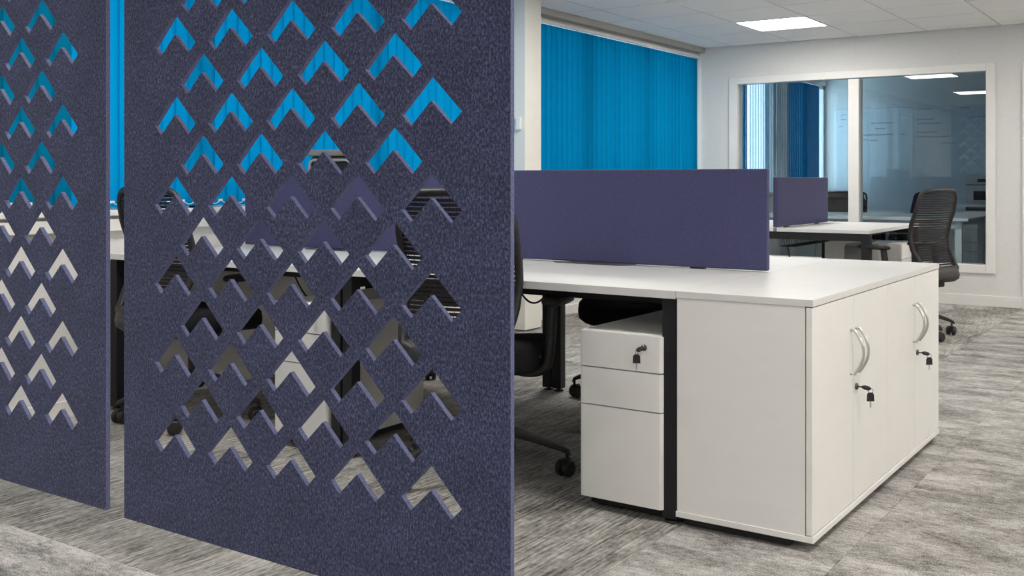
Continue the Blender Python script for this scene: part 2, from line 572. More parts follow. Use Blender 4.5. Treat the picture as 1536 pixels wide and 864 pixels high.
# ---- meeting room shell, and an added sky blocker outdoors
tag(boxes('wall_meeting', [((-4.60, YM, 0), (0.75, YM + 0.15, HC + 0.1)), ((0.60, YF + T, 0), (0.75, YM, HC + 0.1))], 'wall'), kind='structure')
tag(boxes('added_sky_blocker', [((-6.4, 6.0, 0.0), (-6.2, 10.1, 3.2))], 'wall'), kind='structure')  # unseen slab added outdoors to block sky light and darken the blind past the column
tag(boxes('ceiling_meeting', [((-4.60, YF + T, HC), (0.75, YM + 0.15, HC + 0.15))], 'tile'), kind='structure')

# ================================================================== VERTICAL BLINDS
def slat_mesh(h, w, mat):
    bm = bmesh.new()
    n = 4
    rows = []
    for zz in (0.0, h):
        rows.append([bm.verts.new((0.004 * (1 - (2 * k / n - 1) ** 2), (k / n - 0.5) * w, zz)) for k in range(n + 1)])
    for k in range(n):
        bm.faces.new((rows[0][k], rows[0][k + 1], rows[1][k + 1], rows[1][k]))
    me = mesh_from(bm, True)
    me.materials.append(M[mat])
    return me

def blind(label, y0, y1, x, mat, ang, z0=0.945, z1=2.302, chain=True, angf=None, pitch=0.079):
    t = thing('vertical_blind', label, 'blind', (x, y0, z0))
    L = y1 - y0
    boxes('head_rail', [((-0.022, 0, z1 - z0 - 0.026), (0.030, L, z1 - z0))], 'rail', t, 0.002)
    n = int(L / pitch)
    me = slat_mesh(z1 - z0 - 0.03, 0.089, mat)
    for i in range(n):
        yy = (i + 0.5) * L / n
        a = (angf(yy) if angf else ang) + random.uniform(-0.8, 0.8)
        o = link('slat', me, None, t, (random.uniform(-0.002, 0.002), yy, 0), math.radians(a))
    if chain:
        bm = bmesh.new()
        for i in range(n - 1):
            ya, yb = (i + 0.5) * L / n, (i + 1.5) * L / n
            pts = [Vector((0.014, ya + (yb - ya) * s / 6, 0.028 - 0.020 * math.sin(PI * s / 6))) for s in range(7)]
            tube(bm, pts, 0.0018, 4)
        part('bottom_chain', bm, 'rail', t, True)
        bm = bmesh.new()
        for i in range(n):
            ya = (i + 0.5) * L / n
            box(bm, (0.007, ya - 0.012, 0.020), (0.013, ya + 0.012, 0.032))
        tag(part('chain_clip', bm, 'rail', t), kind='stuff')
    return t
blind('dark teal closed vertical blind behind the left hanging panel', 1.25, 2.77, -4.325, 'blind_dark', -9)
blind('bright blue closed vertical blind along the window behind the desks', 2.78, 6.14, -4.325, 'blind', -9)
blind('tall blue closed vertical blind between the cream column and the far wall', 6.38, 9.545, -4.325, 'blind', -9)
# meeting room
blind('blue vertical blind with slats turned open behind the left glass pane', 10.38, 11.58, -4.30, 'blind_lined', 20,
      angf=lambda y: -9 if y < 0.36 else 21, chain=False)
blind('dark blue closed vertical blind in the meeting room beside a grey pillar', 11.84, 13.22, -4.30, 'blind_lined', -9, chain=False)

# ================================================================== HANGING FELT PANELS
def chevron(cx, za):
    return [(cx, za), (cx - 0.0785, za - 0.0765), (cx - 0.052, za - 0.1025), (cx, za - 0.0525), (cx + 0.052, za - 0.1025), (cx + 0.0785, za - 0.0765)]

def felt_panel(label, xl, xr, z0, ax, az, pitch=0.201):
    ztop = 2.24
    t = thing('acoustic_panel', label, 'panel', ((xl + xr) / 2, 1.643, z0))
    ox = (xl + xr) / 2
    cu = bpy.data.curves.new('c', 'CURVE')
    cu.dimensions = '2D'
    cu.fill_mode = 'BOTH'
    cu.extrude = 0.0062
    def poly(pts):
        s = cu.splines.new('POLY')
        s.points.add(len(pts) - 1)
        for p, (a, b) in zip(s.points, pts):
            p.co = (a - ox, b - z0, 0, 1)
        s.use_cyclic_u = True
    poly([(xl, z0), (xr, z0), (xr, ztop), (xl, ztop)])
    for r in range(18):
        za = az + r * 0.0982
        if za > ztop - 0.12:
            break
        if r % 2 == 0:
            for k in range(5):
                poly(chevron(ax + k * pitch, za))
        else:
            for k in range(4):
                poly(chevron(ax + (k + 0.5) * pitch, za))
    co = bpy.data.objects.new('tmp', cu)
    COL.objects.link(co)
    dg = bpy.context.evaluated_depsgraph_get()
    me = bpy.data.meshes.new_from_object(co.evaluated_get(dg))
    bpy.data.objects.remove(co)
    bpy.data.curves.remove(cu)
    # stand it up: local z of the curve -> depth
    me.transform(Matrix.Translation((0, 0.0062, 0)) @ Matrix.Rotation(PI / 2, 4, 'X'))
    me.materials.clear()
    me.materials.append(M['felt'])
    me.materials.append(M['felt_cut'])
    me.update()
    for p in me.polygons:
        p.use_smooth = False
        p.material_index = 0 if abs(p.normal.y) > 0.7 else 1
    link('felt_sheet', me, None, t)
    for s in (-0.42, 0.42):
        bm = bmesh.new()
        tube(bm, [(s, 0.006, ztop - z0 - 0.02), (s, 0.006, HC - z0)], 0.0015, 6)
        part('suspension_wire', bm, 'chrome', t)
        bm = bmesh.new()
        box(bm, (s - 0.02, -0.006, ztop - z0 - 0.04), (s + 0.02, 0.018, ztop - z0 + 0.012), 0.003)
        part('clamp', bm, 'chrome', t)
felt_panel('large navy felt hanging panel with chevron cut-outs in the foreground centre', -2.328, -1.128, 0.2105, -2.127, 0.5025)
felt_panel('navy felt hanging panel with chevron cut-outs cut off by the left edge', -3.605, -2.405, 0.2165, -3.413, 0.506, 0.2015)

# ================================================================== BENCH DESKS
BX1, BX0 = -1.413, -4.325      # right and left end of the near bench
BY0, BY1 = 2.963, 4.563
BYM = (BY0 + BY1) / 2
def scalloped_top(x0, x1, y0, y1, z0, z1, back_at_y1, cut=(0.33, 0.62)):
    """desk top with a shallow cable scallop cut into its back edge"""
    L = x1 - x0
    a, b = x0 + L * cut[0], x0 + L * cut[1]
    dep, rr = 0.055, 0.07
    s = -1 if back_at_y1 else 1
    yb, yf = (y1, y0) if back_at_y1 else (y0, y1)
    pts = [(x0, yf), (x1, yf), (x1, yb), (b, yb)]
    for k in range(1, 5):
        q = k / 5
        pts.append((b - rr * q, yb + s * dep * (3 * q * q - 2 * q ** 3)))
    pts += [(b - rr, yb + s * dep), (a + rr, yb + s * dep)]
    for k in range(4, 0, -1):
        q = k / 5
        pts.append((a + rr * q, yb + s * dep * (3 * q * q - 2 * q ** 3)))
    pts += [(a, yb), (x0, yb)]
    bm = bmesh.new()
    lo = [bm.verts.new((p[0], p[1], z0)) for p in pts]
    hi = [bm.verts.new((p[0], p[1], z1)) for p in pts]
    n = len(pts)
    bm.faces.new(hi); bm.faces.new(list(reversed(lo)))
    for i in range(n):
        bm.faces.new((lo[i], lo[(i + 1) % n], hi[(i + 1) % n], hi[i]))
    bmesh.ops.recalc_face_normals(bm, faces=bm.faces)
    return bm

ZT0, ZT1 = 0.705, 0.730
b1 = thing('bench_desk', 'long white bench desk with black frame behind the hanging panels', 'desk', (0, 0, 0))
XM = -2.84
for (x0, x1) in ((XM + 0.001, BX1), (BX0, XM - 0.001)):
    part('desktop', scalloped_top(x0, x1, BY0, BYM - 0.012, ZT0, ZT1, True), 'white', b1)
    part('desktop', scalloped_top(x0, x1, BYM + 0.012, BY1, ZT0, ZT1, False), 'white', b1)
def leg(parent, x, y, w=0.05, z1=0.703):
    bm = bmesh.new()
    box(bm, (x - w / 2, y - w / 2, 0.014), (x + w / 2, y + w / 2, z1), 0.003)
    o = part('leg', bm, 'black', parent)
    bm = bmesh.new()
    lathe(bm, [(0.010, 0.016), (0.010, 0.008), (0.024, 0.007), (0.026, 0.001), (0.0, 0.001)], (x, y, 0), 14)
    part('levelling_foot', bm, 'darkmetal', o, True)
    return o
for x in (BX1 - 0.026, XM + 0.03, XM - 0.03, BX0 + 0.03):
    leg(b1, x, BY0 + 0.035)
    leg(b1, x, BY1 - 0.035)
for x in (BX1 - 0.026, XM, BX0 + 0.03):
    boxes('cross_beam', [((x - 0.025, BY0 + 0.06, 0.653), (x + 0.025, BY1 - 0.06, 0.703))], 'black', b1, 0.003)
for y in (BY0 + 0.22, BY1 - 0.22):
    boxes('long_beam', [((BX0 + 0.05, y - 0.02, 0.663), (BX1 - 0.05, y + 0.02, 0.703))], 'black', b1, 0.002)
# wire cable basket under the middle
def basket(parent, x0, x1, yc, axis='X', z1=0.66):
    bm = bmesh.new()
    L = x1 - x0
    n = int(L / 0.05)
    def P(s, off, z):
        return (x0 + s, yc + off, z) if axis == 'X' else (yc + off, x0 + s, z)
    for i in range(n + 1):
        s = i * L / n
        tube(bm, [P(s, -0.07, z1), P(s, -0.055, z1 - 0.07), P(s, 0.055, z1 - 0.07), P(s, 0.07, z1)], 0.002, 4)
    for off, zz in ((-0.07, 0), (-0.055, -0.07), (0, -0.07), (0.055, -0.07), (0.07, 0)):
        tube(bm, [P(0, off, z1 + zz), P(L, off, z1 + zz)], 0.0025, 4)
    return tag(part('cable_basket', bm, 'black', parent), kind=None)
basket(b1, BX1 - 1.3, BX1 - 0.12, BYM)
basket(b1, BX0 + 0.12, BX0 + 1.3, BYM)

def cable(label, pts, r=0.004, mat='plastic'):
    o = pts[0]
    t = [(p[0] - o[0], p[1] - o[1], p[2] - o[2]) for p in pts]
    bm = bmesh.new()
    tube(bm, bez(t, 6), r, 6)
    ob = part('power_cable', bm, mat, None, True, o)
    return tag(ob, label, 'cable', 'cables under the near bench desk')
cable('black cable sagging below the desk edge beside the hanging panel', [(-2.42, 3.52, 0.69), (-2.38, 3.51, 0.64), (-2.31, 3.50, 0.585), (-2.25, 3.50, 0.60), (-2.19, 3.50, 0.69)])
cable('black cable hanging under the desk seen through the panel cut-outs', [(-4.08, 3.72, 0.60), (-4.06, 3.72, 0.50), (-4.10, 3.73, 0.42), (-4.04, 3.72, 0.36), (-3.98, 3.73, 0.28), (-4.05, 3.72, 0.12), (-4.1, 3.72, 0.01)])
cable('thin black cable looping below the cable basket behind the panel', [(-3.90, 3.74, 0.60), (-3.84, 3.73, 0.53), (-3.78, 3.74, 0.47), (-3.74, 3.75, 0.50), (-3.80, 3.76, 0.56), (-3.86, 3.76, 0.60)])

# screens on the bench
def desk_screen(label, lo, hi):
    c = ((lo[0] + hi[0]) / 2, (lo[1] + hi[1]) / 2, lo[2])
    t = thing('desk_screen', label, 'desk screen', c)
    s = [(hi[i] - lo[i]) / 2 for i in range(2)]
    H = hi[2] - lo[2]
    boxes('fabric_panel', [((-s[0], -s[1], 0), (s[0], s[1], H))], 'screen', t, 0.005)
    along_x = s[0] > s[1]
    for q in (-0.6, 0.6):
        if along_x:
            boxes('clamp', [((q * s[0] - 0.03, -0.010, -0.055), (q * s[0] + 0.03, 0.010, 0.01))], 'black', t)
        else:
            boxes('clamp', [((-0.010, q * s[1] - 0.03, -0.055), (0.010, q * s[1] + 0.03, 0.01))], 'black', t)
desk_screen('long navy fabric desk screen standing along the middle of the near white desk', (XM + 0.002, 3.748, 0.7355), (BX1, 3.778, 1.117))
desk_screen('navy fabric desk screen at the window end, seen only through panel cut-outs', (-4.275, 3.748, 0.7355), (XM - 0.002, 3.778, 1.117))

# second bench, turned along the room
b2 = thing('bench_desk', 'white bench desk with black frame in front of the meeting room glass', 'desk', (0, 0, 0))
B2X1, B2XM, B2X0, B2Y0, B2Y1 = -2.000, -2.665, -3.34, 7.225, 8.625
for (x0, x1) in ((B2XM + 0.012, B2X1), (B2X0, B2XM - 0.012)):
    boxes('desktop', [((x0, B2Y0, ZT0), (x1, B2Y1, ZT1))], 'white', b2, 0.002)
for x in (B2X1 - 0.03, B2X0 + 0.03):
    leg(b2, x, B2Y0 + 0.035, 0.06)
    leg(b2, x, B2Y1 - 0.035, 0.06)
leg(b2, -2.735, B2Y1 - 0.035); leg(b2, -2.665, B2Y1 - 0.035)
for y in (B2Y0 + 0.035, B2Y1 - 0.035):
    boxes('cross_beam', [((B2X0 + 0.06, y - 0.025, 0.653), (B2X1 - 0.06, y + 0.025, 0.703))], 'black', b2, 0.003)
for x in (B2X1 - 0.2, B2X0 + 0.2):
    boxes('long_beam', [((x - 0.02, B2Y0 + 0.06, 0.663), (x + 0.02, B2Y1 - 0.06, 0.703))], 'black', b2, 0.002)
basket(b2, B2Y0 + 0.25, B2Y1 - 0.3, B2XM, 'Y', 0.655)
desk_screen('smaller navy fabric desk screen on the far white desk', (B2XM - 0.015, B2Y0 - 0.0, 0.7355), (B2XM + 0.015, 8.385, 1.093))
ob = cable('black cable dropping from the basket under the far desk', [(-2.62, 7.36, 0.59), (-2.60, 7.35, 0.5), (-2.585, 7.34, 0.4), (-2.58, 7.34, 0.2), (-2.6, 7.34, 0.01)], 0.005)
del ob['group']

# ================================================================== CUPBOARDS
def key_set(parent, d, side, x=0.0, y=0.0, z=0.0):
    """lock barrel with a hanging key; d = outward axis ('X' or 'Y-'), side = sign along the face"""
    def V(o, a, h):                     # outwards, along face, up
        return (x + o, y + a * side, z + h) if d == 'X' else (x + a * side, y - o, z + h)
    bm = bmesh.new()
    if d == 'X':
        lathe(bm, [(0.0, 0.006), (0.010, 0.006), (0.011, 0.0), (0.011, -0.004), (0.0, -0.004)], (x, y, z), 14, 'X')
    else:
        lathe(bm, [(0.0, -0.006), (0.010, -0.006), (0.011, 0.0), (0.011, 0.004), (0.0, 0.004)], (x, y, z), 14, 'Y')
    lk = part('lock', bm, 'darkmetal', parent, True)
    bm = bmesh.new()
    # inserted key blade + bow sticking out
    tube(bm, [V(0.004, 0, 0), V(0.020, 0.001, 0)], 0.0025, 6)
    tube(bm, [V(0.018, 0.001, 0), V(0.026, 0.002, -0.001), V(0.040, 0.003, -0.003), V(0.046, 0.004, -0.004)], [0.004, 0.008, 0.008, 0.003], 8, flat=0.9)
    # ring
    c = Vector(V(0.044, 0.006, -0.010))
    ring = []
    for k in range(12):
        a = 2 * PI * k / 12
        ring.append(c + Vector((0.008 * math.cos(a), 0, 0.008 * math.sin(a))) if d == 'X' else c + Vector((0, 0.008 * math.cos(a), 0.008 * math.sin(a))))
    tube(bm, ring, 0.0009, 5, closed=True)
    # hanging spare key: bow with a hole and a blade
    top = Vector(V(0.044, 0.006, -0.016))
    u = Vector((0.78, 0.62 * side, 0)) if d == 'X' else Vector((side * 0.9, -0.4, 0))
    u.normalize()
    nrm = u.cross(Vector((0, 0, 1)))
    prof = [(-0.006, 0.0), (-0.011, -0.006), (-0.012, -0.028), (0.012, -0.028), (0.011, -0.006), (0.006, 0.0)]
    f = [bm.verts.new(top + u * a + Vector((0, 0, h)) + nrm * 0.002) for a, h in prof]
    g = [bm.verts.new(top + u * a + Vector((0, 0, h)) - nrm * 0.002) for a, h in prof]
    bm.faces.new(f); bm.faces.new(list(reversed(g)))
    for i in range(6):
        bm.faces.new((f[i], g[i], g[(i + 1) % 6], f[(i + 1) % 6]))
    k1 = part('key', bm, 'plastic', lk)
    bm = bmesh.new()
    tube(bm, [top + Vector((0, 0, -0.027)), top + Vector((0, 0, -0.048))], 0.0028, 6, flat=0.5)
    part('key_blade', bm, 'chrome', lk)

def cupboard(label, y0, tilt=0.0):
    t = thing('storage_cupboard', label, 'cupboard', (-1.412, y0, 0.0), 0, 'desk-high cupboards at the end of the near bench')
    D, W = 0.432, 0.7997
    e = 0.0003
    zb0, zb1, zt0 = 0.0285, 0.0465, 0.7095
    boxes('top_panel', [((0.0, e, zt0), (D, W, 0.7302))], 'white', t, 0.001)
    boxes('bottom_panel', [((0.0, e, zb0), (D + 0.001, W, zb1))], 'cupboard', t, 0.001)
    boxes('carcass', [((0.004, e + 0.002, zb1), (D - 0.024, e + 0.02, zt0)), ((0.004, W - 0.02, zb1), (D - 0.024, W - 0.002, zt0)),
                      ((0.004, e + 0.02, zb1), (0.012, W - 0.02, zt0)), ((0.012, e + 0.02, 0.37), (D - 0.04, W - 0.02, 0.388))], 'cupboard', t)
    for (ya, yb, hy, kd) in ((e + 0.0007, W / 2 - 0.0022, W / 2 - 0.028, 1), (W / 2 + 0.0022, W - 0.0007, W / 2 + 0.028, -1)):
        dr = boxes('door', [((D - 0.0205, ya, zb1 + 0.003), (D - 0.0025, yb, zt0 - 0.003))], 'cupboard', t, 0.0012)
        bm = bmesh.new()
        zc, hh = 0.531, 0.069
        pts = [(D - 0.004, hy, zc + hh), (D + 0.006, hy, zc + hh)]
        for k in range(13):
            a = -1 + 2 * k / 12
            pts.append((D + 0.008 + 0.030 * (1 - a * a), hy, zc - a * (hh + 0.002)))
        pts += [(D + 0.006, hy, zc - hh), (D - 0.004, hy, zc - hh)]
        tube(bm, pts, 0.0048, 8, up=(0, 1, 0))
        part('handle', bm, 'chrome', dr, True)
    lockdoor = dr
    key_set(lockdoor, 'X', 1 if tilt == 0 else 1, D - 0.002, W / 2 + 0.030, 0.412)
    boxes('black_base', [((0.02, 0.022, 0.004), (D - 0.075, W - 0.022, zb0))], 'black', t)  # inset black block filling the gap below the bottom panel
    for fx in (0.06, D - 0.05):
        for fy in (0.13, W - 0.09):
            bm = bmesh.new()
            lathe(bm, [(0.0, 0.030), (0.018, 0.029), (0.018, 0.012), (0.024, 0.010), (0.025, 0.0005), (0.0, 0.0005)], (fx, fy, 0), 12)
            part('foot', bm, 'black', t, True)
    return t
cupboard('white two-door cupboard nearest the camera, with a keyed lock and bow handles', BY0)
cupboard('white two-door cupboard behind the nearest one, farther along the desk end', BY0 + 0.800, 1)

# ================================================================== PEDESTALS
def ped_front(w, z0, z1, depth=0.016, r=0.012):
    """drawer front: rounded on its two upright edges, slightly proud"""
    bm = bmesh.new()
    pts = []
    for k in range(5):
        a = PI / 2 * k / 4
        pts.append((w / 2 - r + r * math.sin(a), -depth + r - r * math.cos(a)))
    pts += [(w / 2, 0.004), (-w / 2, 0.004)]
    for k in range(5):
        a = PI / 2 * k / 4
        pts.append((-w / 2 + r - r * math.cos(a), -depth + r - r * math.sin(a)))
    ringed(bm, [[(x, y, z) for x, y in pts] for z in (z0, z0 + 0.002, z1 - 0.002, z1)])
    return bm

def pedestal(label, x, y, rot=0.0, with_key=True, d=0.58):
    w = 0.30
    t = thing('drawer_pedestal', label, 'pedestal', (x, y, 0), rot, 'white steel three-drawer pedestals')
    boxes('body', [((-w / 2, 0.0045, 0.038), (w / 2, d, 0.585))], 'pedestal', t, 0.004)
    boxes('base', [((-w / 2 + 0.02, 0.03, 0.010), (w / 2 - 0.02, d - 0.03, 0.0385))], 'black', t)
    for i, (z0, z1) in enumerate(((0.040, 0.341), (0.345, 0.464), (0.468, 0.582))):
        dr = auto_smooth(part('drawer', ped_front(w - 0.001, z0, z1), 'pedestal', t))
        if i == 2 and with_key:
            key_set(dr, 'Y-', -1, 0.088, -0.012, 0.545)
    for fx in (-w / 2 + 0.05, w / 2 - 0.05):
        for fy in (0.05, d - 0.06):
            bm = bmesh.new()
            lathe(bm, [(0.0, -0.012), (0.011, -0.012), (0.0125, -0.006), (0.0125, 0.006), (0.011, 0.012), (0.0, 0.012)], (fx, fy, 0.0128), 14, 'X')
            part('castor', bm, 'plastic', t, True)
    return t
pedestal('white three-drawer pedestal with hanging key, between the chair and the black desk leg', -1.607, BY0 + 0.012)
pedestal('white three-drawer pedestal behind the large panel, seen through its cut-outs', -3.052, BY0 + 0.012)
pedestal('white drawer pedestal under the far end of the far desk', -2.06, B2Y1 - 0.21, PI / 2, False)

# ================================================================== OFFICE CHAIR
def yprof(z):
    pts = [(0.46, -0.300), (0.50, -0.292), (0.56, -0.262), (0.64, -0.226), (0.72, -0.214), (0.80, -0.228), (0.90, -0.262), (0.98, -0.278), (1.06, -0.280)]
    for (a, ya), (b, yb) in zip(pts[:-1], pts[1:]):
        if a <= z <= b:
            q = (z - a) / (b - a)
            q = q * q * (3 - 2 * q) * 0.5 + q * 0.5
            return ya + (yb - ya) * q
    return pts[0][1] if z < 0.46 else pts[-1][1]
def hw(z):
    pts = [(0.46, 0.165), (0.52, 0.182), (0.62, 0.205), (0.75, 0.216), (0.90, 0.214), (1.05, 0.204)]
    for (a, ya), (b, yb) in zip(pts[:-1], pts[1:]):
        if a <= z <= b:
            return ya + (yb - ya) * (z - a) / (b - a)
    return pts[0][1] if z < 0.46 else pts[-1][1]
def bp_(x, z):
    return Vector((x, yprof(z) + 0.045 * (x / 0.22) ** 2, z))

def make_chair():
    t = thing('office_chair', 'x', 'chair', (0, 0, 0), 0, 'black mesh-back office chairs')
    # five-star base
    hub = bmesh.new()
    lathe(hub, [(0.0, 0.140), (0.040, 0.142), (0.048, 0.17), (0.046, 0.205), (0.034, 0.218), (0.027, 0.222), (0.027, 0.30), (0.018, 0.302), (0.018, 0.40), (0.0, 0.40)], (0, 0, 0), 16)
    auto_smooth(part('gas_column', hub, 'plastic', t))
    for k in range(5):
        a = 2 * PI * k / 5
        ux, uy = math.cos(a), math.sin(a)
        bm = bmesh.new()
        rr = []
        for (q, z, wd, h) in ((0.025, 0.185, 0.026, 0.026), (0.10, 0.170, 0.023, 0.021), (0.20, 0.138, 0.020, 0.016), (0.295, 0.104, 0.017, 0.012), (0.326, 0.090, 0.015, 0.010), (0.332, 0.080, 0.012, 0.006)):
            ring = []
            for j in range(8):
                b = 2 * PI * j / 8
                s, c = math.copysign(abs(math.sin(b)) ** 0.6, math.sin(b)), math.copysign(abs(math.cos(b)) ** 0.6, math.cos(b))
                ring.append((ux * q - uy * wd * c, uy * q + ux * wd * c, z + h * s))
            rr.append(ring)
        ringed(bm, rr)
        lg = auto_smooth(part('base_leg', bm, 'plastic', t), 60)
        bm = bmesh.new()
        cx, cy = ux * 0.313, uy * 0.313
        ca = a + 0.9 + k
        wx, wy = math.cos(ca), math.sin(ca)
        b2_ = bmesh.new()
        for s in (-1, 1):
            lathe(b2_, [(0.0, s * 0.006), (0.027, s * 0.006), (0.031, s * 0.009), (0.031, s * 0.022), (0.025, s * 0.029), (0.0, s * 0.030)], (0, 0, 0.0315), 16, 'Y')
        box(b2_, (-0.018, -0.006, 0.02), (0.024, 0.006, 0.066), 0.002)
        tube(b2_, [(0.012, 0, 0.045), (0.012, 0, 0.086)], 0.0065, 8)
        merge(bm, b2_, Matrix.Translation((cx, cy, 0)) @ Matrix.Rotation(ca, 4, 'Z'))
        auto_smooth(part('castor', bm, 'plastic', lg))
    boxes('seat_mechanism', [((-0.09, -0.14, 0.375), (0.09, 0.10, 0.425)), ((-0.035, -0.27, 0.385), (0.035, -0.10, 0.425))], 'plastic', t, 0.008)
    # seat cushion
    bm = bmesh.new()
    rings = []
    for (z, s) in ((0.402, 0.80), (0.406, 0.92), (0.420, 0.985), (0.450, 1.0), (0.480, 0.985), (0.496, 0.93), (0.504, 0.80), (0.506, 0.45)):
        ring = []
        for j in range(32):
            b = 2 * PI * j / 32
            cx, sy = math.cos(b), math.sin(b)
            ex = math.copysign(abs(cx) ** 0.55, cx) * 0.252
            ey = math.copysign(abs(sy) ** 0.55, sy) * 0.245
            dz = -0.022 * max(0, (ey - 0.12) / 0.125) ** 2
            ring.append((ex * s, 0.015 + ey * s, z + dz + 0.008 * abs(ex / 0.25) ** 3 * (1 if z > 0.45 else 0)))
        rings.append(ring)
    ringed(bm, rings)
    part('seat', bm, 'seat', t, True)
    bm = bmesh.new()
    lathe(bm, [(0.0, 0.0), (0.012, 0.0), (0.012, 0.0015), (0.0, 0.0015)], (0.2525, -0.06, 0.457), 14, 'X')
    bmesh.ops.scale(bm, vec=(1, 1, 0.42), verts=bm.verts, space=Matrix.Translation((0, 0, -0.457)))
    tag(part('maker_label', bm, 'red', t), 'small red oval label on the seat side')
    # back frame loop
    zb, ztp = 0.475, 1.030
    loop = []
    cr = 0.065
    def corner(sx, sz):
        out = []
        for k in range(7):
            a = PI / 2 * k / 6
            out.append((a, sx, sz))
        return out
    pts2 = []
    n = 14
    for k in range(n):                                    # right side going up
        z = zb + 0.03 + (ztp - cr - zb - 0.03) * k / n
        pts2.append((hw(z), z))
    for k in range(8):
        a = PI / 2 * k / 7
        pts2.append((hw(ztp) - cr + cr * math.cos(a), ztp - cr + cr * math.sin(a)))
    for k in range(1, 8):
        x = (hw(ztp) - cr) * (1 - 2 * k / 8)
        pts2.append((x, ztp + 0.004 * math.sin(PI * k / 8)))
    right = pts2[:n + 8]
    for (x, z) in reversed(right):
        pts2.append((-x, z))
    nb = 8
    for k in range(1, nb):
        x = -hw(zb + 0.03) * (1 - 2 * k / nb)
        pts2.append((x, zb - 0.0 + 0.03 * (abs(x) / 0.18) ** 2))
    loop = [bp_(x, z) for x, z in pts2]
    rs = []
    for (x, z) in pts2:
        rs.append(0.0155 + 0.007 * max(0, (0.62 - z) / 0.15))
    bm = bmesh.new()
    tube(bm, loop, rs, 8, closed=True, up=(0, 1, 0))
    part('backrest_frame', bm, 'plastic', t, True)
    # ribbed mesh
    bm = bmesh.new()
    pitch = 0.0158
    z = 0.535
    while z < 1.018:
        wmax = hw(z) - 0.006
        if z > ztp - cr:
            dz = z - (ztp - cr)
            wmax = hw(ztp) - cr + math.sqrt(max(cr * cr - dz * dz, 0)) - 0.004
        hgt = 0.0116
        rings = []
        for k in range(9):
            x = -wmax + 2 * wmax * k / 8
            c = bp_(x, z) + Vector((0, 0, 0.010 * (1 - (x / 0.22) ** 2) * (0.7 - z)))
            rings.append([c + Vector((0, 0.0025, -hgt / 2)), c + Vector((0, 0.0025, hgt / 2)), c + Vector((0, -0.0025, hgt / 2)), c + Vector((0, -0.0025, -hgt / 2))])
        ringed(bm, rings)
        z += pitch
    # fine backing threads that tie the ribs together
    for k in range(15):
        x = -0.19 + 0.38 * k / 14
        tube(bm, [bp_(x, 0.52 + 0.5 * s / 10) for s in range(11)], 0.0012, 4)
    tag(part('ribbed_mesh', bm, 'mesh', t), kind='stuff')
    # solid lower back: lumbar cover and shell that joins the seat
    bm = bmesh.new()
    rings = []
    for (z, wd, th) in ((0.425, 0.09, 0.03), (0.440, 0.155, 0.040), (0.465, 0.178, 0.036), (0.500, 0.186, 0.022), (0.525, 0.188, 0.010)):
        ring = []
        for j in range(20):
            b = 2 * PI * j / 20
            cx, sy = math.cos(b), math.sin(b)
            x = math.copysign(abs(cx) ** 0.6, cx) * wd
            ring.append((x, yprof(max(z, 0.46)) + 0.035 * (x / 0.22) ** 2 + sy * th, z))
        rings.append(ring)
    ringed(bm, rings)
    auto_smooth(part('lower_back_shell', bm, 'plastic', t), 50)
    # arms
    for s in (-1, 1):
        bm = bmesh.new()
        path = bez([(s * 0.10, -0.02, 0.405), (s * 0.20, -0.03, 0.395), (s * 0.262, -0.04, 0.415), (s * 0.280, -0.045, 0.46), (s * 0.285, -0.035, 0.54), (s * 0.285, -0.02, 0.635)], 5)
        tube(bm, path, 0.0185, 10, flat=1.25, up=(0, 1, 0))
        ar = part('armrest', bm, 'plastic', t, True)
        bm = bmesh.new()
        rings = []
        for (z, sc) in ((0.632, 0.82), (0.636, 0.96), (0.646, 1.0), (0.656, 0.95), (0.661, 0.75)):
            ring = []
            for j in range(24):
                b = 2 * PI * j / 24
                cx, sy = math.cos(b), math.sin(b)
                ring.append((s * 0.283 + math.copysign(abs(cx) ** 0.7, cx) * 0.042 * sc, 0.06 + math.copysign(abs(sy) ** 0.7, sy) * 0.125 * sc, z))
            rings.append(ring)
        ringed(bm, rings)
        part('arm_pad', bm, 'plastic', ar, True)
    return t
chair0 = make_chair()
def chair(label, x, y, deg, base=0, lower=0.0, src=[None]):
    if src[0] is None:
        src[0] = chair0
        c = chair0
    else:
        c = copy_tree(chair0)
    c.location = (x, y, 0)
    c.rotation_euler = (0, 0, math.radians(deg))
    c['label'] = label
    for ch in bpy.data.objects:
        if ch.parent == c and ch.name.startswith('base_leg'):
            ch.rotation_euler = (0, 0, math.radians(base))
        elif ch.parent == c and not ch.name.startswith('gas_column'):
            ch.location.z = -lower
    return c
chair('black mesh-back office chair at the near desk, left of the drawer pedestal', -2.24, 3.06, 15, 18)
chair('black mesh-back office chair behind the gap between the two hanging panels', -3.85, 3.08, 0, 19)
chair('black office chair pushed in on the far side of the bench behind the pedestal', -2.35, 4.52, 180, 15)
chair('black office chair on the far side of the bench nearest the window', -3.78, 4.58, 178)
chair('black mesh-back office chair standing at the far desk before the glass', -1.825, 7.50, 69, -33, 0.03)

# ================================================================== SMALL THINGS IN THE OFFICE
# box-shaped machine on the bench behind the screen
mt = thing('desktop_machine', 'charcoal box-shaped machine with silver rim showing above the desk screen', 'machine', (-3.80, 3.90, 0.7305), 0.3)
boxes('casing', [((-0.125, 0.0, 0.0), (0.125, 0.20, 0.465))], 'charcoal', mt, 0.02)
boxes('lid', [((-0.130, -0.01, 0.4655), (0.130, 0.205, 0.500))], 'greybox', mt, 0.008)
bm = bmesh.new()
lp = []
for (sx, sz, a0) in ((1, 1, 0), (-1, 1, 1), (-1, -1, 2), (1, -1, 3)):
    for k in range(5):
        a = PI / 2 * (a0 + k / 4)
        lp.append((sx * 0.09 + 0.025 * math.cos(a), -0.008, 0.33 + sz * 0.09 + 0.025 * math.sin(a)))
tube(bm, lp, 0.009, 6, closed=True, up=(0, 1, 0))
part('rim', bm, 'silver', mt, True)
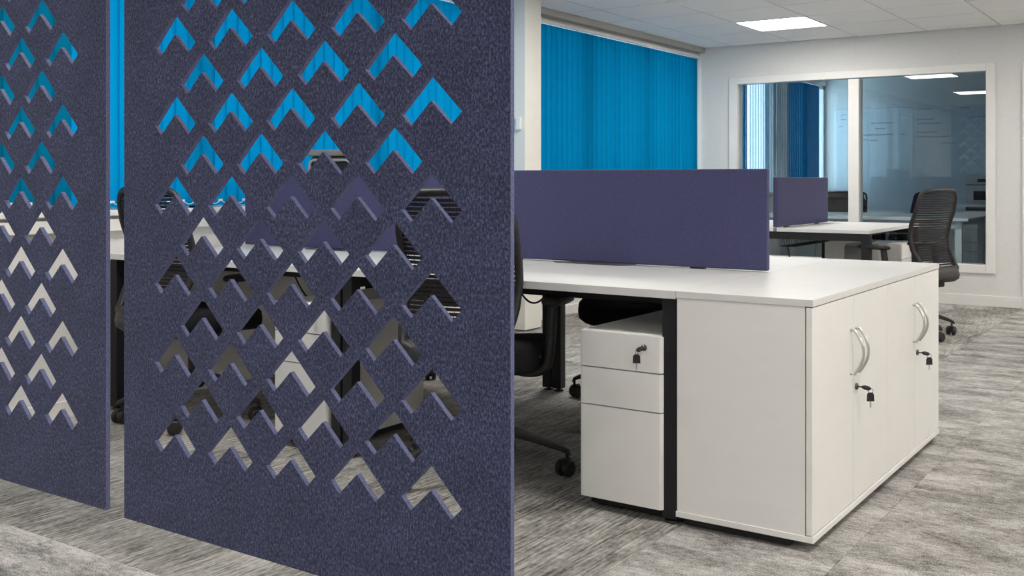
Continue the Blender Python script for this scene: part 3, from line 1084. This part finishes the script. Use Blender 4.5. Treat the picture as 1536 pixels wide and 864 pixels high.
boxes('dark_opening', [((-0.10, -0.006, 0.225), (0.10, 0.001, 0.435))], 'black', mt, 0.002)

sw = tag(boxes('wall_sensor', [((-0.02, -0.022, -0.045), (0.02, 0.0, 0.045))], 'gloss', None, 0.004), 'small white box fixed to the side of the cream column', 'sensor')
sw.location = (-4.15, 6.155, 1.475)

bx = thing('grey_case', 'small grey box-shaped case standing under the far desk', 'case', (-2.205, 7.76, 0), 0.0)
boxes('case_body', [((-0.07, -0.2, 0.012), (0.07, 0.2, 0.60))], 'greybox', bx, 0.01)
boxes('case_top', [((-0.066, -0.195, 0.6005), (0.066, 0.195, 0.615))], 'silver', bx, 0.006)
for fx in (-0.05, 0.05):
    for fy in (-0.16, 0.16):
        boxes('foot', [((fx - 0.015, fy - 0.015, 0.0), (fx + 0.015, fy + 0.015, 0.013))], 'black', bx)

# ================================================================== MEETING ROOM
tb = thing('meeting_table', 'white meeting table directly behind the partition glass', 'table', (-2.95, 10.62, 0))
boxes('table_top', [((-1.05, -0.62, 0.70), (1.05, 0.62, 0.73))], 'white', tb, 0.003)
for sx in (-0.95, 0.95):
    for sy in (-0.52, 0.52):
        boxes('leg', [((sx - 0.03, sy - 0.03, 0.0), (sx + 0.03, sy + 0.03, 0.6995))], 'alu', tb, 0.003)
for sy in (-0.52, 0.52):
    boxes('rail', [((-0.92, sy - 0.015, 0.63), (0.92, sy + 0.015, 0.6995))], 'alu', tb)

def meeting_chair(label, x, y, deg):
    t = thing('meeting_chair', label, 'chair', (x, y, 0), math.radians(deg), 'meeting room chairs')
    bm = bmesh.new()
    rings = []
    for (z, s) in ((0.43, 0.9), (0.44, 1.0), (0.475, 1.0), (0.485, 0.85)):
        ring = []
        for j in range(24):
            b = 2 * PI * j / 24
            cx, sy = math.cos(b), math.sin(b)
            ring.append((math.copysign(abs(cx) ** 0.5, cx) * 0.235 * s, math.copysign(abs(sy) ** 0.5, sy) * 0.225 * s, z))
        rings.append(ring)
    ringed(bm, rings)
    auto_smooth(part('seat', bm, 'seat', t))
    def P(x_, z_):
        return Vector((x_, -0.20 - 0.20 * (z_ - 0.5) + 0.05 * (x_ / 0.24) ** 2, z_))
    outline = [(0.235, 0.56)] + [(0.235, 0.56 + 0.31 * k / 5) for k in range(1, 6)] + [(0.225, 0.91), (0.195, 0.928), (0.1, 0.936), (0.0, 0.938)]
    outline = outline + [(-a, b) for a, b in reversed(outline[:-1])]
    outline += [(-0.12, 0.54), (0, 0.535), (0.12, 0.54)]
    bm = bmesh.new()
    tube(bm, [P(a, b) for a, b in outline], 0.011, 6, closed=True, up=(0, 1, 0))
    part('backrest_frame', bm, 'plastic', t, True)
    bm = bmesh.new()
    rows = []
    for i in range(9):
        z_ = 0.55 + 0.38 * i / 8
        w = 0.228 if z_ < 0.88 else 0.2
        rows.append([(P(-w + 2 * w * k / 10, z_)) for k in range(11)])
    for dy in (0.0, 0.006):
        g = [[bm.verts.new(p + Vector((0, dy, 0))) for p in r] for r in rows]
        for i in range(8):
            for k in range(10):
                bm.faces.new((g[i][k], g[i][k + 1], g[i + 1][k + 1], g[i + 1][k]))
    part('mesh_back', bm, 'mesh', t, True)
    for sx in (-1, 1):
        for sy in (-1, 1):
            bm = bmesh.new()
            tube(bm, [(sx * 0.19, sy * 0.17, 0.44), (sx * 0.235, sy * 0.235, 0.0)], 0.012, 8)
            part('leg', bm, 'chrome', t, True)
        bm = bmesh.new()
        tube(bm, bez([(sx * 0.20, -0.12, 0.44), (sx * 0.232, -0.19, 0.50), (sx * 0.235, -0.205, 0.58)], 4), 0.012, 8)
        part('back_support', bm, 'plastic', t, True)
        bm = bmesh.new()
        tube(bm, bez([(sx * 0.235, -0.2, 0.62), (sx * 0.27, -0.12, 0.645), (sx * 0.27, 0.1, 0.645), (sx * 0.25, 0.14, 0.60), (sx * 0.22, 0.15, 0.45)], 5), 0.012, 8)
        part('armrest', bm, 'plastic', t, True)
    return t
meeting_chair('dark mesh meeting chair behind the white mullion, facing the glass', -3.54, 11.60, 180)
meeting_chair('dark mesh meeting chair in profile at the table, right of the mullion', -2.98, 11.66, 100)

# whiteboard with marker notes
wb = thing('whiteboard', 'wide wall whiteboard covered with faint marker notes in the meeting room', 'whiteboard', (-2.85, YM - 0.002, 0.59))
boxes('board', [((-1.38, -0.018, 0.0), (1.60, 0.0, 1.40))], 'board', wb, 0.003)
boxes('pen_tray', [((-0.5, -0.07, -0.02), (0.7, -0.018, -0.004))], 'alu', wb, 0.003)
rows = [(-1.30, 1.33, 0.07), (-1.12, 1.33, 0.13), (-1.30, 1.27, 0.06), (-1.33, 1.18, 0.06), (-1.16, 1.19, 0.10), (-1.14, 1.13, 0.09), (-1.18, 1.06, 0.27), (-1.18, 1.00, 0.22), (-1.16, 0.94, 0.10),
        (-0.92, 1.21, 0.29), (-0.86, 1.14, 0.12), (-0.94, 1.06, 0.30), (-0.93, 0.99, 0.09), (-0.55, 1.06, 0.07), (-0.34, 1.37, 0.16), (-0.36, 1.24, 0.20), (-0.35, 1.19, 0.28), (-0.36, 1.08, 0.24), (-0.36, 1.02, 0.40), (-0.05, 0.94, 0.14),
        (0.14, 1.37, 0.12), (0.26, 1.25, 0.22), (0.55, 1.36, 0.20), (0.56, 1.30, 0.34), (0.60, 1.14, 0.28), (1.05, 1.28, 0.22), (1.06, 1.18, 0.14)]
for (x, z, w) in rows:
    bm = bmesh.new()
    q = x
    while q < x + w - 0.01:
        lw = min(random.uniform(0.035, 0.075), x + w - q)
        n = max(3, int(lw / 0.009))
        tube(bm, [(q + lw * k / n, -0.0195, z + random.uniform(-0.006, 0.006) + (0.006 if k % 2 else -0.005)) for k in range(n + 1)], 0.0021, 4, up=(0, 1, 0))
        q += lw + random.uniform(0.012, 0.02)
    part('marker_note', bm, 'ink', wb)

pc = thing('drawer_cabinet', 'pale drawer cabinet carrying the printer in the meeting room', 'cabinet', (-2.10, 12.72, 0))
boxes('body', [((-0.33, -0.25, 0.03), (0.33, 0.25, 0.728))], 'cupboard', pc, 0.003)
boxes('black_base', [((-0.30, -0.22, 0.0), (0.30, 0.22, 0.0305))], 'black', pc)
for (z0, z1) in ((0.05, 0.17), (0.175, 0.275), (0.28, 0.375), (0.38, 0.52), (0.525, 0.715)):
    d_ = boxes('drawer', [((-0.32, -0.268, z0), (0.32, -0.2505, z1))], 'cupboard', pc, 0.003)
    boxes('handle', [((-0.10, -0.283, (z0 + z1) / 2 - 0.006), (0.10, -0.268, (z0 + z1) / 2 + 0.006))], 'chrome', d_, 0.003)

pr = thing('office_printer', 'grey office printer with open paper slot on the drawer cabinet', 'printer', (-2.10, 12.72, 0.7285))
bm = bmesh.new()
prof = [(-0.235, 0.0), (0.24, 0.0), (0.24, 0.40), (0.18, 0.415), (-0.12, 0.41), (-0.20, 0.37), (-0.235, 0.29)]
ringed(bm, [[(x, y, z) for y, z in prof] for x in (-0.30, -0.292, 0.292, 0.30)])
part('casing', bm, 'printer', pr)
boxes('paper_slot', [((-0.22, -0.241, 0.12), (0.22, -0.2355, 0.22))], 'black', pr)
boxes('output_tray', [((-0.21, -0.30, 0.105), (0.21, -0.2355, 0.118))], 'printer', pr, 0.003)
boxes('seam', [((-0.302, -0.2375, 0.285), (0.302, -0.2352, 0.294))], 'black', pr)
boxes('control_panel', [((-0.18, -0.236, 0.32), (-0.06, -0.218, 0.355))], 'black', pr)
boxes('base_plate', [((-0.302, -0.2385, 0.002), (0.302, -0.2352, 0.045))], 'charcoal', pr)
